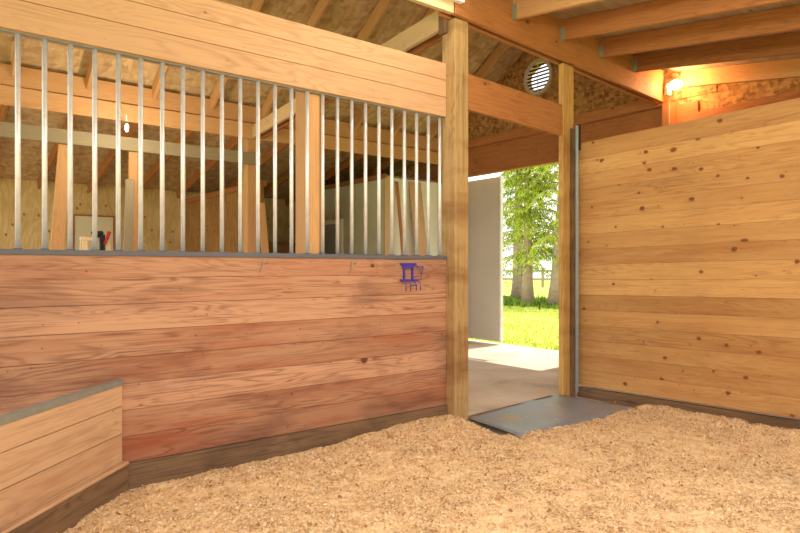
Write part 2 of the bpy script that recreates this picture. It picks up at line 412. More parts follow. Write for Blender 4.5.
def sloped(name, x, y0, z0, y1, z1, depth, t, mat, parent, bevel=.003, tint=None, w=None):
    mb = MB(); d = Vector((0, y1 - y0, z1 - z0)); L = d.length; d.normalize()
    nrm = Vector((0, -d.z, d.y)) * (1 if d.y > 0 else -1)
    mb.board(Vector((x - t / 2, y0, z0)) - nrm * depth, d, nrm, L, depth, t, dt=(1, 0, 0), tint=tint)
    return mb.build(name, mat, parent, bevel)
for i in range(12):
    x = -.60 + .74 * i
    if x > 7.3: continue
    sloped('rafter', x, NEAR[0], NEAR[1] - .02, RIDGE_Y, RIDGE_Z - .005, .15, .04, M['rafter'], ceil_a)
    sloped('rafter', x, FAR[0], FAR[1] - .02, RIDGE_Y, RIDGE_Z - .005, .15, .04, M['rafter'], ceil_b)
    sloped('rafter', x, 8.1, 3.42, 11.5, 2.66, .14, .04, M['beam'], ceil_c)
b = MB(); b.box(-.7, RX1, RIDGE_Y - .02, RIDGE_Y + .02, RIDGE_Z - .25, RIDGE_Z - .03, 'x'); b.build('ridge_board', M['rafter'], ceil_b, .003)

# near lean-to rafters hung on the loft beam
rlabels = [(3.39, 'lean-to rafter nearest the bright tube, almost above the stall door post'),
           (4.13, 'lean-to rafter second from the bright tube, above the doorway'),
           (4.89, 'middle lean-to rafter, meeting the loft beam above the right door post'),
           (5.62, 'lean-to rafter next to the dark last one before the lamp-lit wall'),
           (6.36, 'dark lean-to rafter closest to the glowing wall lamp')]
for x, lab in rlabels:
    yb = door_y(x) - .045
    e = empty('rafter', (x, yb, leanto(yb) - .19)); tag(e, lab, 'rafter', 'rafters hung from the loft beam')
    o = sloped('rafter_timber', x, yb - .002, leanto(yb) - .002, -.3, leanto(-.3) - .002, .19, .045, M['beam'] if x != 4.13 else M['rafter'], None, tint=.3 if x < 6 else .95)
    o.name = 'timber'; o.parent = e; o.location = -Vector(e.location)
    hb = MB(); zz = leanto(yb) - .19
    for sx in (-1, 1):
        hb.box(x + sx * .0225 - (.003 if sx < 0 else 0), x + sx * .0225 + (.003 if sx > 0 else 0), yb - .05, yb - .003, zz - .004, zz + .12, 'z')
    hb.box(x - .0255, x + .0255, yb - .05, yb - .003, zz - .008, zz - .003, 'x')
    h = hb.build('joist_hanger', M['hanger']); h.parent = e; h.location = -Vector(e.location); h['label'] = 'galvanized metal joist hanger'
o = sloped('rafter', GX - .03, 3.8, leanto(3.8) - .002, -.3, leanto(-.3) - .002, .19, .045, M['rafter'], None, tint=.1)
tag(o, 'end rafter lying flat against the lamp-lit wall', 'rafter')

# ------------------------------------------------------------------ posts and beams
def obox(mb, x0, L, depth0, depth1, z0, z1, axis='z', tint=None):
    """box aligned with the skewed door side: starts at x0, runs L, between offsets depth0..depth1 behind the face line"""
    o = Vector((x0, door_y(x0), 0)) + DN * depth0
    o.z = z0
    if axis == 'z': mb.board(o, (0, 0, 1), DV, z1 - z0, L, depth1 - depth0, dt=DN, tint=tint)
    else: mb.board(o, DV, (0, 0, 1), L, z1 - z0, depth1 - depth0, dt=DN, tint=tint)
BZ = 3.25
b = MB(); b.board((3.402, 3.62, -.05), (0, 0, 1), (1, 0, 0), BZ + .046, .152, .155, dt=(0, 1, 0), tint=.35)
p = b.build('support_post', M['oldpost'], bevel=.008)
tag(p, 'weathered thick square post with pale scuffs between the barred stall wall and the doorway', 'post')
b = MB(); obox(b, 4.985, .188, .0, .055, -.05, BZ - .003)
p = b.build('support_post', M['post'], bevel=.005)
tag(p, 'honey coloured upright post on the right side of the doorway, beside the metal channel', 'post')
b = MB(); b.box(5.098, 5.150, 3.752, 3.774, -.05, 2.62, 'z', .6)
tag(b.build('door_jamb', M['kick'], bevel=.003), 'narrow dark brown jamb board behind the metal channel', 'board')
e = empty('door_track', (5.165, 3.77, 0)); tag(e, 'thin vertical galvanized channel beside the right door post', 'metal channel')
b = MB(); w = .034
b.box(5.150, 5.150 + w, 3.752, 3.757, 0.02, 2.66, 'z'); b.box(5.150, 5.154, 3.74, 3.757, .02, 2.66, 'z'); b.box(5.146 + w, 5.150 + w, 3.74, 3.757, .02, 2.66, 'z')
o = b.build('channel', M['track'], bevel=.001); o.parent = e; o.location = -Vector(e.location)
b = MB(); b.box(5.188, 5.222, 3.74, 3.765, 2.42, 2.67, 'z'); o = b.build('bracket', M['darkmetal'], bevel=.002); o.parent = e; o.location = -Vector(e.location)

b = MB(); b.board((2.155, 3.79, -.0), (0, 0, 1), (1, 0, 0), 2.85, .14, .16, dt=(0, 1, 0), tint=.4)
tag(b.build('support_post', M['tanwood'], bevel=.006), 'sawn tan post just behind the steel bars in the middle of the grille', 'post')

# loft beam: two plies with the posts between
b = MB(); obox(b, -1.2 + .0, 4.6, 0, 0, 0, 0) if False else None
b = MB(); o0 = Vector((3.36, door_y(3.36), BZ)) - DN * .045
b.board(o0, DV, (0, 0, 1), 3.78, .375, .043, dt=DN, tint=.45)
tag(b.build('loft_beam', M['beam'], bevel=.003), 'long orange beam running over the doorway to the glowing wall lamp', 'beam')
b = MB(); o0 = Vector((3.30, door_y(3.30), BZ - .002)) + DN * .055
b.board(o0, DV, (0, 0, 1), 4.03, .377, .03, dt=DN, tint=.8)
tag(b.build('loft_beam', M['beam'], bevel=.003), 'rear twin of the long beam over the doorway, behind the posts', 'beam')
b = MB(); b.board((-1.6, 3.575, BZ), (1, 0, 0), (0, 0, 1), 4.95, .375, .043, dt=(0, 1, 0), tint=.1)
tag(b.build('loft_beam', M['palewood'], bevel=.003), 'pale beam over the top boards of the stall, holding the bright tube', 'beam')
b = MB(); o0 = Vector((3.556, door_y(3.556), 2.545)) + DN * .01
b.board(o0, DV, (0, 0, 1), 1.432, .292, .04, dt=DN, tint=.3)
tag(b.build('door_header', M['beam'], bevel=.003), 'wide orange header board spanning the stall doorway between its two posts', 'beam')
# cross beam from the door post over the aisle
def straight(name, a, c, h, t, mat, tint=None, bevel=.003):
    a, c = Vector(a), Vector(c); d = (c - a); mb = MB()
    side = Vector((0, 0, 1)).cross(d).normalized()
    mb.board(a - side * t / 2, d, (0, 0, 1), d.length, h, t, dt=side, tint=tint)
    return mb.build(name, mat, None, bevel)
tag(straight('cross_beam', (3.385, 3.778, 3.18), (3.66, 7.88, 3.02), .17, .04, M['palewood'], .4), 'pale cross beam spanning the aisle from the stall door post, side facing the bars', 'beam')
tag(straight('cross_beam', (3.51, 3.778, 3.18), (3.79, 7.88, 3.02), .17, .04, M['beam'], .8), 'reddish twin of the aisle cross beam, on its doorway side', 'beam')
b = MB(); b.box(3.364, 3.40, 3.70, 3.775, 3.14, 3.36, 'z'); tag(b.build('beam_block', M['kick'], bevel=.003), 'dark brown block where the aisle cross beam meets the door post', 'block')
# far side of the aisle
b = MB(); b.box(3.62, 3.77, 7.98, 8.13, 0, 3.25, 'z', .3)
tag(b.build('support_post', M['tanwood'], bevel=.006), 'tan post across the aisle at the end of the grey rail', 'post')
b = MB(); b.box(-1.6, 7.3, 7.93, 7.975, 3.235, 3.46, 'x', .45)
tag(b.build('plate_beam', M['tanwood'], bevel=.004), 'upper long timber across the aisle carrying the roof rafters', 'beam')
b = MB(); b.box(-1.6, 7.3, 7.89, 7.93, 3.01, 3.215, 'x', .15); 
tag(b.build('plate_beam', M['tanwood'], bevel=.004), 'lower long timber across the aisle, directly under its upper twin', 'beam')
b = MB(); b.box(-1.6, 3.80, 7.93, 7.97, 2.67, 2.83, 'x', .5)
tag(b.build('loft_rail', M['greywood'], bevel=.004), 'grey horizontal rail under the long timbers across the aisle', 'beam')
# corner post near lamp
b = MB(); b.box(7.17, 7.30, 3.86, 3.975, 0, BZ + .0, 'z', .2)
tag(b.build('support_post', M['beam'], bevel=.005), 'orange corner post under the glowing lamp', 'post')

# far walls
b = MB(); b.prism([(-2.6, -.05), (7.35, -.05), (7.35, 2.66), (-2.6, 2.66)], 'y', 11.5, 11.55)
tag(b.build('wall_front', M['ply']), kind='structure')
b = MB(); b.box(3.93, 3.97, 8.2, 11.5, -.02, 2.42, 'y')
b.v = b.v; o = b.build('plywood_partition', M['plydark']); tag(o, 'brown plywood partition beyond the far aisle post', 'partition')
b = MB(); b.box(3.90, 4.0, 8.16, 11.5, 2.42, 2.5, 'y', .8); o2 = b.build('cap_rail', M['beam'], o, .003)

# hatch panel in the far wall
e = empty('wall_hatch', (2.25, 11.48, 1.0)); tag(e, 'pale square hatch with dark outline in the far plywood wall', 'hatch')
def child(mb, name, mat, e, bevel=0, smooth=False, label=None):
    o = mb.build(name, mat, None, bevel, smooth); o.parent = e
    o.matrix_parent_inverse = Matrix.Identity(4)
    mw = Matrix.Translation(e.location) @ Matrix.Rotation(e.rotation_euler.z, 4, 'Z')
    o.data.transform(mw.inverted())
    if label: o['label'] = label
    return o
b = MB(); b.box(2.14, 2.735, 11.47, 11.50, .9, 2.12, 'z'); child(b, 'panel', M['hatch'], e, .003)
b = MB(); b.box(2.115, 2.76, 11.465, 11.50, 2.12, 2.145, 'x'); b.box(2.735, 2.76, 11.465, 11.50, .9, 2.12, 'z'); b.box(2.115, 2.14, 11.465, 11.5, .9, 2.12, 'z')
child(b, 'frame', M['beam'], e)

# tack room at the far right
b = MB(); 
for i in range(12):
    b.box(6.03, 6.06, 8.06 + i * .205, 8.06 + i * .205 + .195, 0, 2.70, 'z')
b.box(6.06, 6.08, 8.06, 10.5, 0, 2.70, 'z')
tag(b.build('wall_back', M['olive'], bevel=.006), kind='structure')
b = MB()
for i in range(6):
    b.box(6.12 + i * .205, 6.12 + i * .205 + .198, 8.03, 8.055, 0, 2.72, 'z')
b.box(6.12, 7.30, 8.055, 8.07, 0, 2.72, 'z')
tag(b.build('wall_back', M['cream'], bevel=.005), kind='structure')
b = MB(); b.box(6.0, 6.115, 8.02, 8.06, 0, 2.74, 'z', .2); tag(b.build('trim_2', M['palewood'], bevel=.003), kind='structure')
b = MB(); b.box(5.98, 6.02, 8.0, 10.55, 2.70, 2.77, 'y', .9); tag(b.build('trim_3', M['beam'], bevel=.003), kind='structure')
b = MB(); b.box(6.03, 7.3, 8.08, 11.5, 2.72, 2.76, 'y'); tag(b.build('ceiling', M['plyceil']), kind='structure')
d = empty('door_1', (6.02, 9.75, 0)); d['kind'] = 'structure'
b = MB(); b.box(5.995, 6.03, 9.38, 10.2, .02, 2.04, 'z'); child(b, 'door_panel', M['greydoor'], d, .004)
b = MB(); b.box(5.985, 6.03, 9.29, 9.375, 0, 2.12, 'z'); b.box(5.985, 6.03, 9.375, 10.2, 2.045, 2.12, 'y'); child(b, 'door_frame', M['cream'], d, .004)

# sliding exit door leaf standing outside the gable
e = empty('sliding_door', (7.55, 7.8, 0)); tag(e, 'taupe sliding barn door leaf standing partly across the exit', 'door')
b = MB(); b.box(7.54, 7.585, 6.965, 9.2, .05, 2.74, 'z')
child(b, 'door_panel', M['slidedoor'], e, .004)
b = MB(); b.box(7.53, 7.595, 6.935, 6.965, .04, 2.75, 'z'); child(b, 'edge_trim', M['white'], e, .004, label='white vertical edge of the door')
b = MB(); b.box(7.505, 7.54, 8.2, 8.24, 2.62, 2.84, 'z'); b.box(7.50, 7.54, 8.10, 8.34, 2.67, 2.69, 'y'); child(b, 'roller_bracket', M['darkmetal'], e)
b = MB(); b.box(7.52, 7.58, 6.0, 9.4, 2.88, 2.94, 'y'); child(b, 'track', M['trimmetal'], e)

# ------------------------------------------------------------------ steel grille
e = empty('stall_grille', (1.9, 3.77, 1.32)); tag(e, 'row of vertical galvanized bars on a grey rail above the left plank wall', 'grille')
b = MB(); b.box(-1.6, 3.40, 3.708, 3.80, 1.318, 1.347, 'x', .5); child(b, 'sill_rail', M['rail'], e, .003, label='dark grey painted sill rail')
b = MB(); b.box(-1.6, 3.40, 3.75, 3.79, 2.465, 2.473, 'x', .5); child(b, 'top_rail', M['trimmetal'], e)
mb = MB(); mb.tube([(0, 0, 1.345), (0, 0, 2.475)], .0132, 14); bar0 = None
for i in range(-4, 25):
    x = .437 + .1224 * i - 1.9
    if bar0 is None:
        bar0 = mb.build('bar', M['steel'], e, smooth=False)
        for pg in bar0.data.polygons: pg.use_smooth = len(pg.vertices) == 4
        ob_ = bar0
    else:
        ob_ = bar0.copy(); COL.objects.link(ob_); ob_.parent = e
        for c_ in bar0.children:
            k_ = c_.copy(); COL.objects.link(k_); k_.parent = ob_
    if not bar0.children:
        pb = MB(); pb.box(-.021, .021, -.018, .020, 1.347, 1.352, 'x', .5); pb.build('foot_plate', M['rail'], bar0)
    ob_.location = (x, 0, -1.32)


# ------------------------------------------------------------------ corner feeder, 45 degrees across the corner
e = empty('corner_feeder', (.93, 3.695, 0), math.radians(225)); tag(e, 'low diagonal plank guard with a grey metal cap in the left corner', 'corner feeder')
def loc_child(mb, name, mat, bevel=0, label=None):
    o = mb.build(name, mat, e, bevel)
    if label: o['label'] = label
    return o
b = MB()   # local x runs away from the wall corner along the panel, local -y faces into the room after rotation
for i, (z0, z1, t) in enumerate(((.168, .322, .7), (.325, .478, .45), (.481, .616, .3))):
    b.board((0, -.04, z0), (1, 0, 0), (0, 0, 1), 2.3, z1 - z0, .04, dt=(0, 1, 0), tint=t)
loc_child(b, 'plank_panel', M['feeder'], .003)
b = MB(); b.box(-.01, 2.3, -.05, .006, .616, .624, 'x', .5); b.box(-.01, 2.3, .001, .006, .596, .617, 'x', .5)
loc_child(b, 'metal_cap', M['trimmetal'], .002, 'grey folded metal cap')
b = MB(); b.box(-.014, 2.3, -.04, .028, -.03, .150, 'x', .3); loc_child(b, 'kick_board', M['kick'], .005, 'dirt-darkened bottom board')
b = MB(); b.box(-.014, 2.3, -.04, .034, .150, .168, 'x', .5); loc_child(b, 'ledge', M['feeder'], .006)
for xx in (.25, 1.3):
    b = MB(); b.box(xx, xx + .04, -.13, -.041, -.03, .575, 'z', .5); loc_child(b, 'stud', M['feeder'], .002)

# ------------------------------------------------------------------ bedding
def bed_h(x, y):
    p = Vector((x * 2.2, y * 2.2, 3.1)); q = Vector((x * 9, y * 9, 1.3)); r = Vector((x * 45, y * 45, 0.3)); s = Vector((x*110, y*110, .7))
    h = .002 + .016 * noise.noise(p) + .015 * noise.noise(q) + .007 * noise.noise(r) + .005 * noise.noise(s)
    h += .075 * math.exp(-((x - 3.15) / .62) ** 2 - ((y - 3.62) / .34) ** 2)       # bank at the post
    h += .018 * math.exp(-((x - 2.2) / .5) ** 2 - ((y - 3.45) / .3) ** 2)
    h += .012 * math.exp(-((y - 3.0) / .16) ** 2) * (1 / (1 + math.exp(-(x - 3.6) * 14))) * (.6 + .8 * noise.noise(Vector((x * 5, 0, 4))))
    h += .035 * math.exp(-((x - 5.15) / .12) ** 2) * (1 / (1 + math.exp((y - 3.0) * 14)))
    # clear patch around the rubber mat
    edge = 3.055 + .05 * noise.noise(Vector((x * 4, 1.7, 0))) + .03 * noise.noise(Vector((x * 15, 7.7, 0))) + max(0, (x - 4.6)) * .10
    if x < 3.9: edge += (3.9 - x) * .42
    t = 1 / (1 + math.exp(-(y - edge) * 45)) * (1 / (1 + math.exp(-(x - 3.47) * 50)))
    h = h * (1 - t) - .03 * t
    return h
xs = np.arange(-1.2, 5.232, .0185); ys = np.arange(-.6, 3.80, .0185)
nx, ny = len(xs), len(ys); V = []
for yy in ys:
    for xx in xs: V.append((float(xx), float(yy), bed_h(xx, yy)))
F = []
for j in range(ny - 1):
    for i in range(nx - 1):
        x_, y_ = xs[i], ys[j]
        if y_ > 3.70 and x_ < 3.40: continue
        if y_ > 3.25 and V[j * nx + i][2] < -.026: continue
        F.append((j * nx + i, j * nx + i + 1, (j + 1) * nx + i + 1, (j + 1) * nx + i))
nb = len(F); T = [0.5] * nb
rr = np.random.RandomState(5)
# loose curled flakes
nf = 80000; cnt = 0
while cnt < nf:
    fx, fy = rr.uniform(0.2, 5.2), rr.uniform(.1, 3.69)
    z_ = .618 * fx + .786 * fy
    if z_ < 2.6 or (fx < .97 and fy > 2.75 + fx): continue
    h = bed_h(fx, fy)
    if h < 0: 
        if rr.rand() > .12: continue
        if h < -.02 and fy > 3.15:
            if rr.rand() > .05: continue
            h = .014
    s = rr.uniform(.0025, .006) * (1.5 if rr.rand() < .08 else 1); an = rr.uniform(0, 6.28); ti = rr.uniform(-.7, .7, 2)
    ax = Vector((math.cos(an), math.sin(an), ti[0] * .6)) * s; ay = Vector((-math.sin(an), math.cos(an), ti[1])) * s * rr.uniform(.4, .8)
    c0 = Vector((fx, fy, h + .003 + .4 * s)); i0 = len(V)
    for q in (c0 - ax - ay, c0 + ax - ay, c0 + ax * .8 + ay + Vector((0, 0, s * .5)), c0 - ax + ay * .8): V.append(tuple(q))
    F.append((i0, i0 + 1, i0 + 2, i0 + 3)); T.append(float(np.clip(rr.normal(.55, .33), 0, 1.2))); cnt += 1
for k_ in range(170):
    fx, fy = rr.uniform(.6, 5.1), rr.uniform(.6, 3.6)
    h = bed_h(fx, fy)
    if h < -.01 or (fx < .97 and fy > 2.7 + fx): continue
    s = rr.uniform(.006, .016); i0 = len(V); nn = 7
    for j_ in range(nn):
        an = 6.283 * j_ / nn; rr_ = s * rr.uniform(.7, 1.3); V.append((fx + rr_ * math.cos(an), fy + rr_ * math.sin(an), h - .002))
    V.append((fx, fy, h + s * .9)); ti_ = float(rr.choice([-.9, -.6, -.3]))
    for j_ in range(nn): F.append((i0 + j_, i0 + (j_ + 1) % nn, i0 + nn)); T.append(ti_)
me = bpy.data.meshes.new('wood_shavings'); me.from_pydata(V, [], F)
at = me.attributes.new('tint', 'FLOAT', 'FACE'); at.data.foreach_set('value', T)
me.materials.append(M['shavings']); o = bpy.data.objects.new('wood_shavings', me); COL.objects.link(o)
tag(o, 'loose tan wood shavings covering the stall floor', 'wood shavings', kind='stuff')

# rubber mat, curling a little at its left edge
b = MB(); NXm, NYm = 30, 16; G = {}
c00, c10, c11, c01 = Vector((3.50, 2.99, 0)), Vector((5.06, 2.95, 0)), Vector((4.95, 3.79, 0)), Vector((3.60, 3.69, 0))
for lay in (0, 1):
    for j in range(NYm + 1):
        for i in range(NXm + 1):
            u, v = i / NXm, j / NYm
            p = (c00 * (1 - u) + c10 * u) * (1 - v) + (c01 * (1 - u) + c11 * u) * v
            z = .006 +   .006 * (1 - u) ** 6 + .006 * math.sin(u * 5 + v * 3) ** 2 + .02 * math.exp(-((u - .62) / .1) ** 2) * v - (.02 if v < .1 else 0)
            G[lay, i, j] = len(b.v); b.v.append((p.x, p.y, z + .010 * lay))
def q4(*ids): b.f.append(tuple(ids)); b.t.append(.5); b.uv += [(0, 0)] * 4
for j in range(NYm):
    for i in range(NXm):
        q4(G[1, i, j], G[1, i + 1, j], G[1, i + 1, j + 1], G[1, i, j + 1]); q4(G[0, i, j], G[0, i, j + 1], G[0, i + 1, j + 1], G[0, i + 1, j])
for i in range(NXm): q4(G[0, i, 0], G[0, i + 1, 0], G[1, i + 1, 0], G[1, i, 0]); q4(G[0, i + 1, NYm], G[0, i, NYm], G[1, i, NYm], G[1, i + 1, NYm])
for j in range(NYm): q4(G[0, 0, j + 1], G[0, 0, j], G[1, 0, j], G[1, 0, j + 1]); q4(G[0, NXm, j], G[0, NXm, j + 1], G[1, NXm, j + 1], G[1, NXm, j])
o = b.build('rubber_mat', M['mat'], smooth=True); tag(o, 'dark grey rubber mat with tan dirt lying in the stall doorway', 'mat')
# wooden threshold between the mat and the aisle
b = MB(); b.board((3.60, 3.715, -.03), DV, (0, 0, 1), 1.33, .035, .04, dt=DN, tint=.9)
tag(b.build('door_sill', M['kick'], bevel=.004), 'thin dirty wooden sill across the doorway behind the rubber mat', 'threshold')

# ------------------------------------------------------------------ purple bridle rack on the wall
e = empty('bridle_rack', (3.13, 3.72, 1.2)); tag(e, 'purple metal wall rack below the sill rail near the door post', 'rack')
X0, X1, Yf = 2.985, 3.085, 3.70
def RP(p): return (2.92 + (p[0] - 2.955) * .92, p[1], p[2] if p[2] > 1.2 else 1.163 - (1.125 - p[2]) * .55)
def rail(mb, pts, r=.0045): mb.tube([RP(p) if p[0] > 2.9 else p for p in pts], r, 8)
b = MB()
b.box(2.92, 3.077, 3.703, 3.719, 1.272, 1.288, 'x'); b.box(2.945, 3.05, 3.70, 3.719, 1.247, 1.272, 'x')
for x in (2.958, 3.04): b.box(x - .007, x + .007, 3.703, 3.719, 1.16, 1.25, 'z')
b.box(2.92, 3.077, 3.700, 3.719, 1.148, 1.163, 'x')
child(b, 'frame', M['purple'], e, .003)
b = MB()
for x in (2.965, 3.015, 3.075, 3.12):
    rail(b, [(x, 3.708, 1.115), (x - .002, 3.675, 1.10), (x + .004, 3.66, 1.06), (x + .012, 3.665, 1.00), (x + .02, 3.68, .965)], .0035)
rail(b, [(3.01, 3.66, 1.045), (3.09, 3.66, 1.045)], .0045)
child(b, 'hook', M['purple'], e, 0, True)
b = MB()
rail(b, [(3.135, 3.705, 1.262), (3.15, 3.69, 1.235), (3.165, 3.69, 1.20), (3.168, 3.70, 1.12), (3.12, 3.705, 1.112)], .003)
rail(b, [(3.195, 3.705, 1.262), (3.18, 3.69, 1.24), (3.168, 3.69, 1.20)], .003); rail(b, [(3.10, 3.705, 1.265), (3.20, 3.705, 1.265)], .003)
child(b, 'side_wire', M['purple'], e, 0, True, 'thin dark wire loop')
# two small bent hooks left on the boards
for x, lab in ((1.80, 'small rusty hook on the top wall board left of centre'), (2.49, 'small rusty hook on the top wall board closer to the purple rack')):
    b = MB(); rail(b, [(x + .03, 3.716, 1.285), (x - .01, 3.705, 1.287), (x - .015, 3.70, 1.26), (x - .02, 3.706, 1.235), (x - .03, 3.716, 1.22)], .004)
    tag(b.build('wall_hook', M['bark'], smooth=True), lab, 'hook', 'rusty hooks on the plank wall')

# ------------------------------------------------------------------ round gable vent
e = empty('gable_vent', (GX - .05, 5.98, 4.08)); tag(e, 'round louvred vent with a cream ring, daylight between its dark slats', 'vent')
b = MB(); n = 40; cy, cz = 5.98, 4.08
def ring(mb, r0, r1, x0, x1):
    for k in range(n):
        a0, a1 = 2 * math.pi * k / n, 2 * math.pi * (k + 1) / n
        P = lambda r, a, x: (x, cy + r * math.cos(a), cz + r * math.sin(a))
        for quad in ([P(r0, a0, x0), P(r1, a0, x0), P(r1, a1, x0), P(r0, a1, x0)], [P(r1, a0, x0), P(r1, a0, x1), P(r1, a1, x1), P(r1, a1, x0)],
                     [P(r0, a1, x0), P(r0, a1, x1), P(r0, a0, x1), P(r0, a0, x0)]):
            mb.face(quad, [(0, 0)] * 4)
ring(b, .215, .265, GX - .06, GX - .012); child(b, 'ring', M['vent'], e)
b = MB()
for i in range(8):
    zc = cz - .182 + .052 * i; hw = math.sqrt(max(.0, .215 ** 2 - (zc - cz) ** 2)) * .97
    b.board((GX - .045, cy - hw, zc), (0, 1, 0), Vector((.95, 0, .31)), 2 * hw, .04, .024)
child(b, 'louvres', M['black'], e)
b = MB(); b.box(GX - .056, GX - .05, cy - .006, cy + .006, cz - .215, cz + .215, 'z'); child(b, 'centre_bar', M['vent'], e)

# ------------------------------------------------------------------ lamps
e = empty('wall_lamp', (7.10, 3.93, 3.42)); tag(e, 'glowing jar lamp beside the end of the long orange beam', 'lamp')
b = MB(); b.box(7.10, 7.19, 3.86, 3.90, 3.32, 3.46, 'z'); child(b, 'junction_box', M['trimmetal'], e, .004)
LX, LY, LZ = 7.06, 3.78, 3.42
b = MB(); b.tube([(7.14, 3.875, LZ), (7.125, 3.845, LZ)], .04, 16); child(b, 'socket', M['white'], e, 0, True)
def ball(mb, c, r, sc=(1, 1, 1), nu=20, nv=12):
    for j in range(nv):
        for i in range(nu):
            def P(i, j):
                th, ph = 2 * math.pi * i / nu, math.pi * j / nv - math.pi / 2
                return (c[0] + r * sc[0] * math.cos(ph) * math.cos(th), c[1] + r * sc[1] * math.cos(ph) * math.sin(th), c[2] + r * sc[2] * math.sin(ph))
            mb.face([P(i, j), P(i + 1, j), P(i + 1, j + 1), P(i, j + 1)], [(0, 0)] * 4)
b = MB(); ball(b, (7.12, 3.77, LZ), .06, (1.0, 1.2, .95)); child(b, 'bulb', M['bulb'], e, 0, True)
b = MB(); b.tube([(7.14, 3.868, 3.33), (7.12, 3.852, 3.2), (7.125, 3.852, 2.6), (7.12, 3.852, 2.3)], .004, 6); child(b, 'cord', M['cord'], e, 0, True)
e = empty('tube_lamp', (3.0, 3.53, 3.42)); tag(e, 'bright fluorescent tube at the top edge on the beam above the post', 'lamp')
b = MB(); b.box(2.25, 3.42, 3.525, 3.574, 3.335, 3.44, 'x'); child(b, 'housing', M['white'], e, .004)
b = MB(); b.tube([(2.29, 3.50, 3.375), (3.39, 3.50, 3.375)], .024, 14); child(b, 'tube', M['tube'], e, 0, False)
e = empty('hanging_bulb', (1.96, 7.6, 3.0)); tag(e, 'tiny white bulb hanging in front of the long timbers across the aisle', 'lamp')
b = MB(); b.tube([(1.96, 7.88, 3.05), (1.96, 7.62, 3.02), (1.96, 7.6, 2.95)], .006, 6); child(b, 'cord', M['white'], e)
b = MB(); ball(b, (1.96, 7.6, 2.87), .022, (1, 1, 2.2), 12, 8); child(b, 'bulb', M['smallbulb'], e, 0, True)

e = empty('fill_lamp', (2.40, 1.75, 3.14)); tag(e, 'unseen jar-shaped fill lamp added under the stall rafters, above the top edge of the picture', 'lamp')  # out-of-view fixture added to brighten the bedding
b = MB(); b.tube([(2.40, 1.75, 3.145), (2.40, 1.75, 3.09)], [.055, .045], 16); child(b, 'socket', M['white'], e, 0, True)
b = MB(); ball(b, (2.40, 1.75, 3.03), .055, (1, 1, 1.2)); child(b, 'bulb', M['bulb'], e, 0, True)
lp = bpy.data.lights.new('fill_light', 'POINT'); lp.energy = 84; lp.color = (1, .95, .88); lp.shadow_soft_size = .10  # point light of the added fixture, fill for the stall floor
lo = bpy.data.objects.new('fill_light', lp); COL.objects.link(lo); lo.location = (2.40, 1.75, 2.86)
# ------------------------------------------------------------------ loose things across the aisle
def leaning(name, a, c, w, t, mat, lab, cat='board', tint=.3, side=None):
    a, c = Vector(a), Vector(c); d = c - a; side = Vector(side or (1, 0, 0)); mb = MB()
    th = d.cross(side).normalized()
    mb.board(a - side * w / 2, d, side, d.length, w, t, dt=th, tint=tint)
    return tag(mb.build(name, mat, None, .003), lab, cat)
leaning('wooden_stud', (1.22, 8.05, 0), (1.40, 8.0, 2.69), .14, .04, M['tanwood'], 'broad orange board standing under the grey rail at left, leaning slightly')
leaning('wooden_stud', (2.14, 8.01, 0), (2.14, 7.99, 2.67), .10, .05, M['tanwood'], 'straight tan stud standing under the grey rail')
leaning('wooden_stud', (2.00, 7.84, 0), (2.08, 7.90, 2.32), .10, .04, M['greywood'], 'short brownish board leaning against the straight tan stud')
leaning('wooden_stud', (4.0, 7.92, 0), (3.80, 7.92, 2.15), .10, .04, M['tanwood'], 'tan board leaning on the right of the far aisle post')
leaning('wooden_plank', (6.37, 7.80, 0), (6.22, 7.98, 2.66), .05, .03, M['beam'], 'thin dark strip leaning against the cream tack room wall')
leaning('wooden_plank', (6.72, 7.72, 0), (6.60, 7.98, 2.68), .24, .03, M['upper'], 'wide pale plank leaning against the cream tack room wall', tint=.0)
# storage crate in the dark bay
e = empty('storage_cabinet', (5.6, 11.1, 0)); tag(e, 'dark brown cabinet in the shadowy bay behind the far post', 'cabinet')
b = MB(); b.box(5.15, 5.95, 10.9, 11.45, 0, 1.75, 'z'); child(b, 'body', M['plydark'], e, .01)
b = MB(); b.box(5.18, 5.54, 10.88, 10.9, .05, 1.7, 'z'); child(b, 'door', M['plydark'], e, .005)
b = MB(); b.box(5.56, 5.92, 10.88, 10.9, .05, 1.7, 'z'); child(b, 'door', M['plydark'], e, .005)
# saw horse with things hung on it
e = empty('sawhorse', (1.78, 8.35, 0)); tag(e, 'pale wooden sawhorse seen through the bars before the hatch', 'sawhorse')
for x in (1.66, 1.90):
    for s in (-1, 1):
        mb = MB(); mb.board((x + (x - 1.78) * .5 - .02, 8.35 + s * .30, 0), Vector((-(x - 1.78) * .45, -s * .26, 1.60)), (1, 0, 0), 1.62, .06, .035)
        child(mb, 'leg', M['freshpine'], e, .003)
b = MB(); b.box(1.62, 1.94, 8.30, 8.40, 1.585, 1.63, 'x'); child(b, 'crossbar', M['freshpine'], e, .004)
b = MB()
b.tube([(1.73, 8.29, 1.69), (1.80, 8.28, 1.66), (1.86, 8.28, 1.69)], [.02, .045, .02], 10); b.box(1.82, 1.875, 8.24, 8.29, 1.46, 1.66, 'z')
tl = child(b, 'tool', M['black'], empty('power_tool', (1.83, 8.29, 1.47)), .006); tag(tl.parent, 'dark hand tool with a red handle resting on the pale sawhorse', 'tool'); tl.name = 'body'
b = MB(); b.tube([(1.86, 8.25, 1.54), (1.90, 8.25, 1.62), (1.925, 8.25, 1.70)], [.014, .02, .022], 10); child(b, 'handle', M['red'], tl.parent, 0, True, 'red handle')

